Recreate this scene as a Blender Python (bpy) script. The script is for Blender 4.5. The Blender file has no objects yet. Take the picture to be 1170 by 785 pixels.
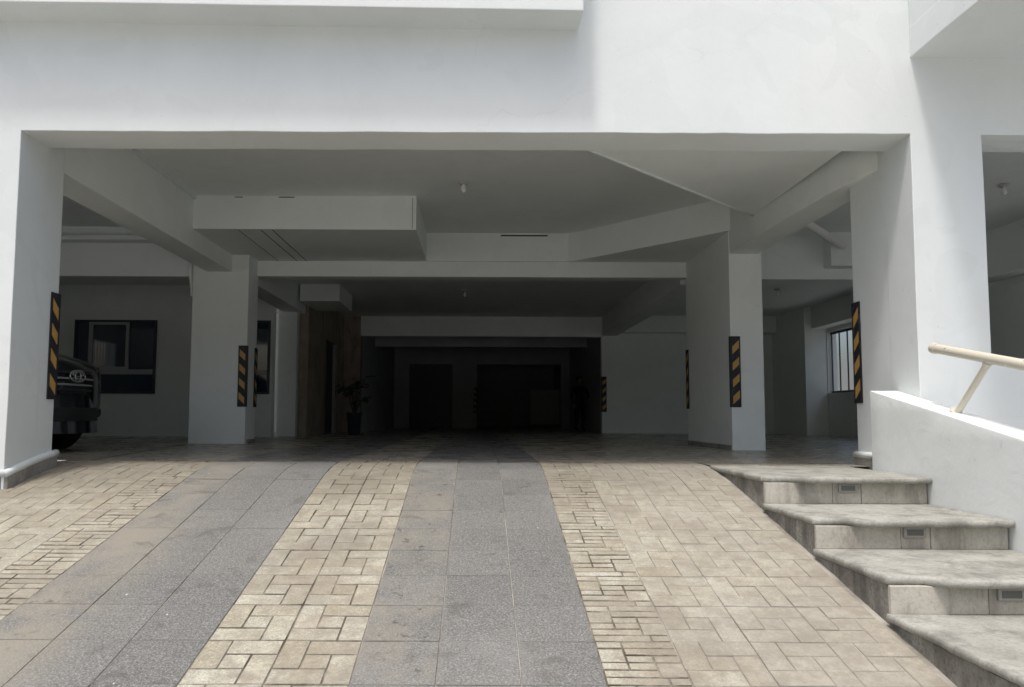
import bpy, bmesh, math, random
from mathutils import Vector, Matrix, noise as mnoise
R = random.Random(7)
sc = bpy.context.scene
C = sc.collection

# ------------------------------------------------------------------ camera
FPX, PX, PY, PITCH = 860.0, 547.0, 413.0, math.atan(63 / 860.0)
EYE = 0.47
cam_d = bpy.data.cameras.new('camera')
cam = bpy.data.objects.new('camera', cam_d); C.objects.link(cam)
cam_d.sensor_fit = 'HORIZONTAL'; cam_d.sensor_width = 36.0
cam_d.lens = FPX / 1170 * 36
cam_d.shift_x = (585 - PX) / 1170
cam_d.shift_y = (PY - 392.5) / 1170
cam_d.clip_end = 1500
cam.matrix_world = (Matrix.Translation((0, 0, EYE)) @ Matrix.Rotation(math.pi / 2 + PITCH, 4, 'X')
                    @ Matrix.Rotation(math.radians(0.22), 4, 'Z'))
sc.camera = cam

# ------------------------------------------------------------------ light
SUN_FROM = Vector((-0.18, -0.37, 1.0)).normalized()
w = bpy.data.worlds.new('World'); sc.world = w; w.use_nodes = True
nt = w.node_tree
sky = nt.nodes.new('ShaderNodeTexSky'); sky.sky_type = 'NISHITA'; sky.sun_disc = False
sky.sun_elevation = math.asin(SUN_FROM.z)
sky.sun_rotation = math.atan2(SUN_FROM.x, SUN_FROM.y)
sky.air_density = 1.0; sky.dust_density = 6.0; sky.ozone_density = 1.0
bg = nt.nodes['Background']; bg.inputs['Strength'].default_value = 0.15
nt.links.new(sky.outputs[0], bg.inputs['Color'])
sun_d = bpy.data.lights.new('sun', 'SUN'); sun_d.energy = 1.75; sun_d.angle = math.radians(6.5)
sun_d.color = (1.0, 0.985, 0.96)
sun = bpy.data.objects.new('sun', sun_d); C.objects.link(sun)
sun.rotation_euler = SUN_FROM.to_track_quat('Z', 'Y').to_euler()
sc.view_settings.view_transform = 'Standard'; sc.view_settings.look = 'None'
sc.view_settings.gamma = 1.0; sc.view_settings.use_curve_mapping = False
sc.view_settings.exposure = 0.27
sc.cycles.use_denoising = True
sc.cycles.max_bounces = 14; sc.cycles.diffuse_bounces = 10; sc.cycles.glossy_bounces = 4
sc.cycles.caustics_reflective = False; sc.cycles.caustics_refractive = False

# ------------------------------------------------------------------ materials
class NT:
    def __init__(s, name):
        s.m = bpy.data.materials.new(name); s.m.use_nodes = True
        s.t = s.m.node_tree; s.b = s.t.nodes['Principled BSDF']
        g = s.t.nodes.new('ShaderNodeNewGeometry'); s.pos = g.outputs['Position']; s.geo = g
    def n(s, typ, **kw):
        nd = s.t.nodes.new(typ)
        for k, v in kw.items(): setattr(nd, k, v)
        return nd
    def set(s, sock, v):
        if isinstance(v, bpy.types.NodeSocket): s.t.links.new(v, sock)
        else: sock.default_value = v
    def math(s, op, a, b=0.0, c=0.0, clamp=False):
        nd = s.n('ShaderNodeMath', operation=op); nd.use_clamp = clamp
        s.set(nd.inputs[0], a); s.set(nd.inputs[1], b)
        if len(nd.inputs) > 2: s.set(nd.inputs[2], c)
        return nd.outputs[0]
    def noise(s, scale, detail=4.0, rough=0.55, vec=None, dist=0.0):
        nd = s.n('ShaderNodeTexNoise'); s.set(nd.inputs['Vector'], vec or s.pos)
        nd.inputs['Scale'].default_value = scale; nd.inputs['Detail'].default_value = detail
        nd.inputs['Roughness'].default_value = rough; nd.inputs['Distortion'].default_value = dist
        return nd.outputs['Fac']
    def ramp(s, fac, stops):
        nd = s.n('ShaderNodeValToRGB'); s.set(nd.inputs[0], fac)
        el = nd.color_ramp.elements
        while len(el) < len(stops): el.new(0.5)
        for e, (p, c) in zip(el, stops):
            e.position = p
            e.color = (c, c, c, 1) if not hasattr(c, '__len__') else (*c, 1)
        return nd.outputs[0]
    def mix(s, fac, a, b, typ='MIX'):
        nd = s.n('ShaderNodeMix', data_type='RGBA', blend_type=typ)
        s.set(nd.inputs['Factor'], fac)
        for k, v in ((6, a), (7, b)):
            if not isinstance(v, bpy.types.NodeSocket): v = (*v, 1) if len(v) == 3 else v
            s.set(nd.inputs[k], v)
        return nd.outputs[2]
    def scalevec(s, v3):
        nd = s.n('ShaderNodeMapping'); s.set(nd.inputs['Vector'], s.pos)
        nd.inputs['Scale'].default_value = v3
        return nd.outputs[0]
    def bump(s, h, strength, dist=0.01, nrm=None):
        nd = s.n('ShaderNodeBump'); nd.inputs['Strength'].default_value = strength
        nd.inputs['Distance'].default_value = dist; s.set(nd.inputs['Height'], h)
        if nrm is not None: s.set(nd.inputs['Normal'], nrm)
        return nd.outputs[0]
    def out(s, color, rough=0.6, normal=None, metal=0.0, spec=0.5):
        s.set(s.b.inputs['Base Color'], color if isinstance(color, bpy.types.NodeSocket) else (*color, 1))
        s.set(s.b.inputs['Roughness'], rough); s.set(s.b.inputs['Metallic'], metal)
        s.b.inputs['Specular IOR Level'].default_value = spec
        if normal is not None: s.set(s.b.inputs['Normal'], normal)
        return s.m

def plaster(name, col, var=0.05, smudge=0.0, bump=0.25):
    k = NT(name)
    big = k.noise(0.8, 5, 0.6); fine = k.noise(9, 6, 0.65); streak = k.noise(1.0, 5, 0.6, vec=k.scalevec((3.5, 3.5, 0.35)))
    c2 = tuple(max(0, v - var) for v in col); c1 = tuple(min(.88, v + var * .4) for v in col)
    base = k.mix(k.ramp(big, [(.35, 0), (.65, 1)]), c1, c2)
    base = k.mix(k.math('MULTIPLY', k.ramp(streak, [(.54, 0), (.8, 1)]), .16), base, tuple(v * .86 for v in col))
    if smudge:
        sm = k.ramp(k.noise(2.3, 6, 0.7, vec=k.scalevec((1.4, 1.4, 0.8))), [(.64, 0), (.72, 1)])
        base = k.mix(k.math('MULTIPLY', sm, smudge), base, tuple(v * .62 for v in col))
    vc = k.n('ShaderNodeTexVoronoi', feature='DISTANCE_TO_EDGE'); vc.inputs['Scale'].default_value = .55
    wv = k.n('ShaderNodeVectorMath', operation='ADD'); nn = k.n('ShaderNodeTexNoise'); nn.inputs['Scale'].default_value = 2.5; nn.inputs['Detail'].default_value = 6
    k.t.links.new(k.pos, nn.inputs['Vector']); sc_ = k.n('ShaderNodeVectorMath', operation='SCALE'); sc_.inputs['Scale'].default_value = .5
    k.t.links.new(nn.outputs['Color'], sc_.inputs[0]); k.t.links.new(k.pos, wv.inputs[0]); k.t.links.new(sc_.outputs[0], wv.inputs[1]); k.t.links.new(wv.outputs[0], vc.inputs['Vector'])
    crack = k.math('MULTIPLY', k.ramp(vc.outputs['Distance'], [(0, 1), (.0035, 0)]), k.ramp(k.noise(.7, 3, .5), [(.57, 0), (.64, .16)]))
    base = k.mix(crack, base, tuple(v * .55 for v in col))
    patch = k.ramp(k.noise(1.1, 2, .4, dist=2.0), [(.56, 0), (.575, .5)])
    base = k.mix(patch, base, tuple(v * .945 for v in col))
    specks = k.ramp(k.noise(38, 2, .5), [(.735, 0), (.76, .6)])
    base = k.mix(specks, base, tuple(v * .6 for v in col))
    trowel = k.noise(5, 3, 0.5, dist=1.2)
    nrm = k.bump(fine, bump, 0.006)
    nrm = k.bump(trowel, bump * .8, 0.010, nrm)
    return k.out(base, 0.62, nrm, spec=0.3)

def plain(name, col, rough=0.5, metal=0.0, var=0.12, scale=14, bump=0.0, spec=0.5):
    k = NT(name)
    f = k.noise(scale, 5, 0.6)
    c = k.mix(f, tuple(v * (1 + var) for v in col), tuple(v * (1 - var) for v in col))
    return k.out(c, rough, k.bump(f, bump, .004) if bump else None, metal, spec)

def tint_of(k):
    oi = k.n('ShaderNodeObjectInfo')
    return k.math('FRACT', k.math('ADD', k.geo.outputs['Random Per Island'], oi.outputs['Random']))

def xsplit(k):
    sep = k.n('ShaderNodeSeparateXYZ'); k.t.links.new(k.pos, sep.inputs[0])
    return sep.outputs

def band(k, x, a, b, soft=0.02):      # 1 for a<x<b
    l = k.n('ShaderNodeMapRange', interpolation_type='SMOOTHSTEP'); k.set(l.inputs['Value'], x)
    l.inputs['From Min'].default_value = a - soft; l.inputs['From Max'].default_value = a + soft
    r = k.n('ShaderNodeMapRange', interpolation_type='SMOOTHSTEP'); k.set(r.inputs['Value'], x)
    r.inputs['From Min'].default_value = b - soft; r.inputs['From Max'].default_value = b + soft
    return k.math('SUBTRACT', l.outputs[0], r.outputs[0], clamp=True)

def brick_mat():
    k = NT('beige_brick'); t = tint_of(k)
    x, y, z = xsplit(k)
    c = k.ramp(t, [(0, (.385, .362, .27)), (.25, (.48, .465, .365)), (.5, (.55, .548, .455)), (.75, (.44, .435, .358)), (1, (.54, .515, .40))])
    sp = k.noise(160, 2, .7)
    sp2 = k.noise(75, 3, .85)
    c = k.mix(k.ramp(sp, [(.34, .45), (.6, 0)]), c, (.15, .13, .10))
    c = k.mix(k.ramp(sp2, [(.36, .55), (.5, 0)]), c, (.22, .195, .15))
    c = k.mix(k.ramp(sp2, [(.52, 0), (.7, .6)]), c, (.66, .64, .57))
    rust = k.ramp(k.noise(1.7, 7, .7, dist=.7), [(.49, 0), (.63, 1)])
    c = k.mix(k.math('MULTIPLY', rust, .55), c, (.305, .252, .175))
    dirt = k.ramp(k.noise(0.75, 7, .68, dist=.4), [(.44, 0), (.62, 1)])
    c = k.mix(k.math('MULTIPLY', dirt, .68), c, (.235, .215, .18))
    mid = k.ramp(k.noise(3.1, 7, .72, dist=.8), [(.5, 0), (.66, .55)])
    c = k.mix(mid, c, (.29, .26, .22))
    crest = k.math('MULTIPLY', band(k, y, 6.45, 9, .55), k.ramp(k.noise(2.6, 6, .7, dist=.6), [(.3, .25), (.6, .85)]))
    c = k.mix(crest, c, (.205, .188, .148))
    # tyre-polished worn grey on the right lanes, brown on the left by the pillar
    wornl = k.math('MULTIPLY', band(k, x, -9, -2.9, .5), k.ramp(k.noise(1.1, 6, .7), [(.35, .05), (.62, .6)]))
    c = k.mix(wornl, c, (.28, .255, .205))
    wornr = k.math('MULTIPLY', band(k, x, 1.25, 9, .4), k.ramp(k.noise(1.4, 6, .7), [(.3, .25), (.62, .75)]))
    c = k.mix(wornr, c, (.35, .328, .283))
    fine = k.noise(60, 6, .75)
    c = k.mix(k.ramp(k.noise(9, 7, .75), [(.42, .35), (.6, 0)]), c, (.15, .13, .10))
    return k.out(c, .85, k.bump(fine, .8, .005), spec=.25)

def tile_mat():
    k = NT('grey_terrazzo_tile'); t = tint_of(k)
    x, y, z = xsplit(k)
    c = k.ramp(t, [(0, (.136, .138, .131)), (.5, (.149, .150, .142)), (1, (.163, .164, .155))])
    v = k.n('ShaderNodeTexVoronoi'); k.t.links.new(k.pos, v.inputs['Vector']); v.inputs['Scale'].default_value = 95
    sp = k.noise(92, 3, .85)
    c = k.mix(k.ramp(sp, [(.34, .7), (.5, 0)]), c, (.045, .046, .045))
    c = k.mix(k.ramp(sp, [(.52, 0), (.68, .7)]), c, (.40, .40, .38))
    c = k.mix(k.math('MULTIPLY', k.ramp(v.outputs['Distance'], [(0, 1), (.3, 0)]), .25), c, (.4, .39, .37))
    tan = k.math('MULTIPLY', k.math('MAXIMUM', band(k, x, -3.0, -2.2, .3), k.math('MULTIPLY', band(k, x, -.66, -.2, .06), .75)),
                 k.ramp(k.noise(1.5, 6, .7, dist=.5), [(.36, 0), (.60, .8)]))
    c = k.mix(tan, c, (.255, .235, .19))
    blot = k.ramp(k.noise(4.2, 4, .6, dist=.5), [(.60, 0), (.68, 1)])
    c = k.mix(k.math('MULTIPLY', blot, .42), c, (.075, .068, .06))
    v2 = k.n('ShaderNodeTexVoronoi'); k.t.links.new(k.pos, v2.inputs['Vector']); v2.inputs['Scale'].default_value = 2.6
    c = k.mix(k.math('LESS_THAN', v2.outputs['Distance'], .016), c, (.6, .59, .56))
    spots = k.math('MULTIPLY', k.ramp(k.noise(11, 3, .6, dist=.3), [(.63, 0), (.69, .7)]), k.math('MAXIMUM', band(k, x, -.62, -.2, .08), k.ramp(k.noise(1.3, 3, .6), [(.5, 0), (.62, .7)])))
    c = k.mix(spots, c, (.055, .048, .042))
    pale = k.ramp(k.noise(.9, 6, .65), [(.5, 0), (.7, .35)])
    c = k.mix(pale, c, (.27, .265, .255))
    return k.out(c, .75, k.bump(sp, .35, .004), spec=.35)

def floor_mat():
    k = NT('garage_floor_tiles')
    x, y, z = xsplit(k)
    grey = k.math('MAXIMUM', band(k, x, -.61, .62, .004), band(k, x, -2.66, -1.43, .004))
    base = k.mix(grey, (.42, .385, .32), (.23, .23, .222))
    base = k.mix(k.ramp(k.noise(.6, 6, .65), [(.4, 0), (.7, .5)]), base, (.19, .17, .145))
    base = k.mix(k.ramp(k.noise(90, 2, .7), [(.35, .3), (.6, 0)]), base, (.07, .07, .06))
    def grid(v, off):
        f = k.math('FRACT', k.math('DIVIDE', k.math('ADD', v, off), .41))
        d = k.math('ABSOLUTE', k.math('SUBTRACT', f, .5))
        return k.math('GREATER_THAN', d, .484)
    j = k.math('MAXIMUM', grid(x, .61 + 41), grid(y, .1))
    base = k.mix(k.math('MULTIPLY', j, .8), base, (.05, .045, .04))
    return k.out(base, k.ramp(k.noise(2, 4, .6), [(.3, .20), (.7, .36)]), k.bump(k.math('SUBTRACT', 1.0, j), .3, .004), spec=.4)

def concrete(name, a, b, bump=.5, crackdark=.35):
    k = NT(name)
    c = k.mix(k.ramp(k.noise(3.2, 7, .7, dist=.3), [(.35, 0), (.65, 1)]), a, b)
    c = k.mix(k.ramp(k.noise(48, 4, .75), [(.32, crackdark), (.5, 0)]), c, tuple(v * .4 for v in b))
    st = k.ramp(k.noise(4.5, 6, .72, vec=k.scalevec((1, 1, .3)), dist=.4), [(.48, 0), (.66, .7)])
    c = k.mix(st, c, tuple(v * .5 for v in b))
    f = k.noise(26, 6, .7)
    return k.out(c, .8, k.bump(f, bump, .008), spec=.3)

M = {}
M['white'] = plaster('white_painted_plaster', (.70, .738, .73), .03, .14)
M['ceil'] = plaster('ceiling_paint', (.775, .81, .795), .03, .08, .12)
M['inner'] = plaster('interior_wall_paint', (.775, .81, .79), .03, .10, .15)
M['stairwall'] = plaster('stair_wall_paint', (.765, .80, .79), .04, .36, .4)
M['brick'] = brick_mat(); M['tile'] = tile_mat(); M['floor'] = floor_mat()
def mortar_mat():
    k = NT('joint_mortar'); x, y, z = xsplit(k)
    dark = k.math('MAXIMUM', k.math('MAXIMUM', band(k, x, -1.435, -.615, .003), band(k, x, .615, 1.025, .003)), band(k, x, -3.07, -2.66, .003))
    n_ = k.ramp(k.noise(2.2, 5, .7), [(.35, 0), (.65, 1)])
    c = k.mix(n_, (.42, .40, .36), (.19, .172, .145))
    c = k.mix(dark, c, k.mix(k.ramp(k.noise(5, 4, .7), [(.4, 0), (.62, 1)]), (.12, .105, .082), (.30, .275, .225)))
    return k.out(c, .92, k.bump(k.noise(60, 4, .7), .4, .004), spec=.2)
M['mortar'] = mortar_mat()
M['asphalt'] = plain('street_concrete', (.38, .375, .36), .9, 0, .2, 30, .4)
M['palebounce'] = plain('pale_bounce_ground', (.6, .595, .58), .9, 0, .12, 12, .2)
M['tread'] = concrete('terrazzo_tread', (.41, .408, .37), (.28, .28, .25), .55, .42)
M['riser'] = concrete('cream_riser', (.52, .50, .44), (.40, .375, .32), .35, .35)
M['concrete'] = concrete('rough_grey_concrete', (.36, .35, .315), (.17, .162, .14), 1.2, .6)
M['skirt'] = concrete('grey_stone_skirting', (.36, .35, .32), (.24, .23, .2), .4, .3)
def worn(name, col, scuff, amt, rough):
    k = NT(name)
    c = k.mix(k.noise(6, 4, .6), col, tuple(v * .75 for v in col))
    c = k.mix(k.ramp(k.noise(22, 5, .75, vec=k.scalevec((1, 1, .5))), [(.55, 0), (.68, amt)]), c, scuff)
    return k.out(c, rough, k.bump(k.noise(40, 3, .6), .2, .003))
M['black'] = worn('black_rubber', (.014, .015, .02), (.10, .10, .10), .6, .6)
M['yellow'] = worn('amber_reflective_stripe', (.56, .33, .09), (.22, .15, .08), .75, .5)
def rail_mat():
    k = NT('cream_painted_pipe')
    c = k.mix(k.noise(9, 5, .6), (.64, .61, .51), (.55, .52, .42))
    c = k.mix(k.ramp(k.noise(30, 4, .7), [(.62, 0), (.66, .9)]), c, (.72, .71, .66))
    c = k.mix(k.ramp(k.noise(17, 5, .7), [(.64, 0), (.68, .9)]), c, (.20, .13, .075))
    return k.out(c, .42, k.bump(k.noise(45, 4, .6), .25, .003))
M['cream'] = rail_mat()
M['pvc'] = plain('white_pvc', (.72, .72, .70), .4, 0, .05)
M['glass'] = plain('dark_window_glass', (.012, .026, .048), .05, 0, .05, spec=1.0)
M['alu'] = plain('grey_aluminium', (.34, .345, .35), .45, .2, .06)
M['darkalu'] = plain('dark_aluminium', (.04, .045, .055), .4, .4, .06)
M['bulb'] = plain('frosted_bulb', (.75, .75, .72), .2, 0, .03)
M['lampbase'] = plain('porcelain_lampholder', (.45, .45, .44), .35, 0, .05)
M['stone'] = concrete('tan_stone_cladding', (.36, .30, .245), (.27, .225, .185), .15, .12)
M['carpaint'] = plain('black_car_paint', (.012, .013, .017), .12, .3, .05, spec=.7)
M['carplastic'] = plain('matt_black_plastic', (.012, .012, .013), .6, 0, .1)
M['chrome'] = plain('chrome', (.4, .41, .42), .12, 1.0, .03)
M['badge'] = plain('polished_badge', (.42, .43, .45), .25, .8, .03)
M['lens'] = plain('headlamp_lens', (.07, .075, .085), .06, .4, .05)
M['tyre'] = plain('tyre_rubber', (.016, .016, .016), .85, 0, .2)
M['rim'] = plain('alloy_rim', (.3, .3, .31), .3, .9, .05)
M['pot'] = plain('dark_blue_pot', (.03, .035, .05), .4, 0, .15)
M['soil'] = plain('soil', (.03, .022, .016), .95, 0, .3)
M['leaf'] = plain('dark_leaf', (.035, .07, .025), .5, 0, .35, 5)
M['stem'] = plain('plant_stem', (.06, .05, .03), .8, 0, .2)
M['door'] = plain('dark_door', (.03, .032, .036), .45, 0, .1)
M['panel'] = plain('pale_panel', (.62, .62, .58), .6, 0, .05)
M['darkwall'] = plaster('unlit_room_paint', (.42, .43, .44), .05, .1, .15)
M['cloth'] = plain('navy_cloth', (.012, .014, .022), .9, 0, .15, 60)
M['skin'] = plain('skin', (.22, .13, .09), .55, 0, .06)
M['hair'] = plain('black_hair', (.012, .01, .01), .6, 0, .1)
M['steel'] = plain('step_light_frame', (.30, .295, .275), .5, .2, .15, 60)
M['diffuser'] = plain('step_light_glass', (.11, .112, .105), .15, 0, .1)
M['shadowgap'] = plain('open_joint', (.05, .05, .048), .9)

# ------------------------------------------------------------------ mesh helpers
class MB:
    def __init__(s): s.v = []; s.f = []
    def add(s, vs, fs):
        o = len(s.v); s.v += [tuple(v) for v in vs]; s.f += [tuple(i + o for i in f) for f in fs]; return s
    def box(s, x0, x1, y0, y1, z0, z1):
        return s.add([(x0, y0, z0), (x1, y0, z0), (x1, y1, z0), (x0, y1, z0), (x0, y0, z1), (x1, y0, z1), (x1, y1, z1), (x0, y1, z1)],
                     [(0, 3, 2, 1), (4, 5, 6, 7), (0, 1, 5, 4), (1, 2, 6, 5), (2, 3, 7, 6), (3, 0, 4, 7)])
    def prism(s, poly, axis, a, b):
        # poly: 2-D points; axis 'x': (y,z), 'y': (x,z), 'z': (x,y)
        def P(p, t): return {'x': (t, p[0], p[1]), 'y': (p[0], t, p[1]), 'z': (p[0], p[1], t)}[axis]
        n = len(poly)
        vs = [P(p, a) for p in poly] + [P(p, b) for p in poly]
        return s.add(vs, [tuple(range(n))[::-1], tuple(range(n, 2 * n))] + [(i, (i + 1) % n, n + (i + 1) % n, n + i) for i in range(n)])
    def tube(s, pts, r, n=12, caps=True):
        pts = [Vector(p) for p in pts]; rings = []
        rr = r if hasattr(r, '__len__') else [r] * len(pts)
        prev = None
        for i, p in enumerate(pts):
            t = (pts[min(i + 1, len(pts) - 1)] - pts[max(i - 1, 0)]).normalized()
            a = prev if prev is not None else (Vector((0, 0, 1)) if abs(t.z) < .9 else Vector((1, 0, 0)))
            a = (a - t * a.dot(t)).normalized(); prev = a; b = t.cross(a)
            rings.append([p + (a * math.cos(q) + b * math.sin(q)) * rr[i] for q in (2 * math.pi * j / n for j in range(n))])
        vs = [v for rg in rings for v in rg]; fs = []
        for i in range(len(pts) - 1):
            for j in range(n):
                fs.append((i * n + j, i * n + (j + 1) % n, (i + 1) * n + (j + 1) % n, (i + 1) * n + j))
        if caps:
            fs.append(tuple(range(n))[::-1]); fs.append(tuple((len(pts) - 1) * n + j for j in range(n)))
        return s.add(vs, fs)
    def lathe(s, prof, c, n=16, ax='z'):
        # prof: (r, h) along ax from centre c
        vs = []; fs = []
        for r, h in prof:
            for j in range(n):
                q = 2 * math.pi * j / n; u, v = r * math.cos(q), r * math.sin(q)
                vs.append({'z': (c[0] + u, c[1] + v, c[2] + h), 'y': (c[0] + u, c[1] + h, c[2] + v), 'x': (c[0] + h, c[1] + u, c[2] + v)}[ax])
        m = len(prof)
        for i in range(m - 1):
            for j in range(n): fs.append((i * n + j, i * n + (j + 1) % n, (i + 1) * n + (j + 1) % n, (i + 1) * n + j))
        fs.append(tuple(range(n))[::-1]); fs.append(tuple((m - 1) * n + j for j in range(n)))
        return s.add(vs, fs)
    def build(s, name, mat, parent=None, bevel=0.0, smooth=False, fix=True, jitter=0.0, cut=0.0):
        me = bpy.data.meshes.new(name); me.from_pydata(s.v, [], s.f)
        if fix or bevel or cut:
            bm = bmesh.new(); bm.from_mesh(me)
            if fix: bmesh.ops.recalc_face_normals(bm, faces=bm.faces)
            if bevel: bmesh.ops.bevel(bm, geom=list(bm.edges), offset=bevel, segments=2, profile=.6, affect='EDGES', clamp_overlap=True)
            if cut:
                for ax in range(3):
                    lo = min(v.co[ax] for v in bm.verts); hi = max(v.co[ax] for v in bm.verts)
                    k = int((hi - lo) / cut)
                    for i in range(1, k + 1):
                        co = Vector((0, 0, 0)); co[ax] = lo + (hi - lo) * i / (k + 1)
                        no = Vector((0, 0, 0)); no[ax] = 1
                        bmesh.ops.bisect_plane(bm, geom=bm.verts[:] + bm.edges[:] + bm.faces[:], plane_co=co, plane_no=no)
            if jitter:
                for v in bm.verts:
                    q = v.co * 2.3; v.co += (mnoise.noise_vector(q) + mnoise.noise_vector(q * 3.7) * .5) * jitter
            bm.to_mesh(me); bm.free()
        if smooth:
            for p in me.polygons: p.use_smooth = True
        me.materials.append(M[mat] if isinstance(mat, str) else mat)
        o = bpy.data.objects.new(name, me); C.objects.link(o)
        if parent is not None: o.parent = parent
        return o

def tag(o, label=None, cat=None, group=None, kind=None):
    if label: o['label'] = label
    if cat: o['category'] = cat
    if group: o['group'] = group
    if kind: o['kind'] = kind
    return o
def empty(name, loc, label, cat, group=None, rz=0.0):
    o = bpy.data.objects.new(name, None); C.objects.link(o); o.location = loc; o.rotation_euler[2] = rz
    o.empty_display_size = .2
    return tag(o, label, cat, group)
def smooth_angle(o, a=40):
    for p in o.data.polygons: p.use_smooth = True
    try: o.data.set_sharp_from_angle(angle=math.radians(a))
    except Exception: pass
    return o

# ------------------------------------------------------------------ ground, ramp
SL, D0, D1, D2, TOE, ZG = .219, 7.37, 6.85, 7.89, 1.89, -1.20
def zr(d):
    if d <= TOE: return ZG
    if d <= D1: return SL * (d - D0)
    if d <= D2: return -SL * (D2 - d) ** 2 / (2 * (D2 - D1))
    return 0.0
def slope(d): return (zr(d + .01) - zr(d - .01)) / .02

g = MB().box(-300, 300, -300, 6.9, ZG - .3, ZG); g = MB()
g.add([(-400, -400, ZG - .004), (400, -400, ZG - .004), (400, 400, ZG - .004), (-400, 400, ZG - .004)], [(0, 1, 2, 3)])
tag(g.build('ground', 'asphalt', fix=False), kind='structure')

XS_L, XS_R = -10.1, 2.285
ds = [TOE - .05, TOE + .06] + [TOE + .06 + (D1 - TOE - .06) * i / 8 for i in range(1, 9)] + [D1 + (D2 - D1) * i / 12 for i in range(1, 13)]
g = MB(); vs = []; fs = []
for d in ds:
    zz = zr(d) - .0075
    vs += [(XS_L, d, zz), (XS_R + .03, d, zz), (XS_R + .03, d, -1.5), (XS_L, d, -1.5)]
for i in range(len(ds) - 1):
    a, b = 4 * i, 4 * i + 4
    fs += [(a, a + 1, b + 1, b), (a + 1, a + 2, b + 2, b + 1), (a + 3, a, b, b + 3)]
g.add(vs, fs + [(0, 3, 2, 1)])
ramp = tag(g.build('ramp', 'mortar', smooth=False), kind='structure')

fl = MB(); fl.add([(-10.1, D2 + .001, 0), (10, D2 + .001, 0), (10, 38, 0), (-10.1, 38, 0)], [(0, 1, 2, 3)])
fl.add([(3.862, 6.7, -.002), (10, 6.7, -.002), (10, D2, -.002), (3.862, D2, -.002)], [(0, 1, 2, 3)])
fl.add([(2.30, 7.42, -.004), (3.86, 7.42, -.004), (3.86, D2, -.003), (2.30, D2, -.003)], [(0, 1, 2, 3)])
floor_o = tag(fl.build('garage_floor', 'floor', fix=False), kind='structure')
MB().add([(-4.06, 7.92, .003), (-4.03, 7.92, .003), (-4.79, 12.64, .003), (-4.83, 12.64, .003)], [(0, 1, 2, 3)]).build('floor_joint', 'shadowgap', floor_o, fix=False)

PITCHT, ROW = .41, .4005
ROW0 = 3.69
def project(p):
    c, s = math.cos(PITCH), math.sin(PITCH); z = p[2] - EYE
    wv = p[1] * c + z * s
    return (PX + FPX * p[0] / wv, PY - FPX * (z * c - p[1] * s) / wv, wv) if wv > .3 else (-1e5, -1e5, wv)
PIN = [(0, 1 / 3, 1 / 3, 1), (1 / 3, 1, 2 / 3, 1), (1 / 3, 2 / 3, 1 / 3, 2 / 3), (2 / 3, 1, 0, 2 / 3), (0, 2 / 3, 0, 1 / 3)]
s6 = 1 / 6
DEN = [(0, .33, 5 * s6, 1), (.33, 1, 5 * s6, 1), (0, .33, 3 * s6, 5 * s6), (.33, 1, 4 * s6, 5 * s6), (.33, .67, 3 * s6, 4 * s6), (.67, 1, 3 * s6, 4 * s6),
       (0, .33, 2 * s6, 3 * s6), (.33, .67, 2 * s6, 3 * s6), (.67, 1, 1 * s6, 3 * s6), (0, .67, 1 * s6, 2 * s6), (0, .75, 0, s6), (.75, 1, 0, s6)]
def piece_mesh(w_, l_, ch, dep=.02):
    x, y = w_ / 2, l_ / 2
    v = [(-x + ch, -y + ch, 0), (x - ch, -y + ch, 0), (x - ch, y - ch, 0), (-x + ch, y - ch, 0),
         (-x, -y, -ch), (x, -y, -ch), (x, y, -ch), (-x, y, -ch), (-x, -y, -dep), (x, -y, -dep), (x, y, -dep), (-x, y, -dep)]
    f = [(0, 1, 2, 3)]
    for a, b in ((0, 4), (4, 8)):
        for j in range(4): f.append((b + j, b + (j + 1) % 4, a + (j + 1) % 4, a + j))
    return v, f
mesh_cache = {}
def piece_data(w_, l_, mat, nm, ch, dirty):
    k = (round(w_, 4), round(l_, 4), mat, dirty)
    if k not in mesh_cache:
        v, f = piece_mesh(w_, l_, ch); me = bpy.data.meshes.new(nm); me.from_pydata(v, [], f); me.materials.append(M[mat]); me.materials.append(M['mortar']); mesh_cache[k] = me
        for i, p in enumerate(me.polygons): p.material_index = 1 if i >= (1 if dirty else 5) else 0
    return mesh_cache[k]
pieces = []   # (screen size, kind, xc, dc, w, l, mat, name)
cols = []
x = -1.43
for nm, xs in (('grey', [-2.66, -2.25, -1.84]), ('pin', [-1.43, -1.02]), ('grey', [-.61, -.20, .21]), ('den', [.62]), ('pin', [1.03, 1.44, 1.85]),
               ('den', [-3.07]), ('pin', [-3.48 - .41 * i for i in range(9)])):
    for xx in xs: cols.append((nm, xx))
for nm, x0 in cols:
    for r in range(-5, 11):
        d0 = ROW0 + ROW * r
        if d0 < TOE + .02: continue
        if x0 + .41 <= -4.15 and d0 + .35 > 6.62: continue
        if nm == 'grey':
            lst = [(0, 1, 0, 1)]; gp = .005
        else:
            lst = PIN if nm == 'pin' else DEN; gp = .006 if nm == 'pin' else .006
            if nm == 'pin' and x0 > 1: gp = .0055
        for a, b, c_, e in lst:
            sx, sy = gp / 2, gp / 2
            pw = (b - a) * .41 - gp; pl = ((e - c_) * ROW) / math.cos(math.atan(SL)) - (gp if nm != 'den' else .0085)
            xc = x0 + (a + b) / 2 * .41; dc = d0 + (c_ + e) / 2 * ROW
            p = project((xc, dc, zr(dc)))
            vis = -20 < p[0] < 1190 and p[1] < 800
            pieces.append((pw * pl / max(p[2], .5) ** 3 if vis else 0, nm, xc, dc, pw, pl))
pieces.sort(key=lambda t: -t[0])
nb = 0; rest = MB(); rest_mat = []
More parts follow.
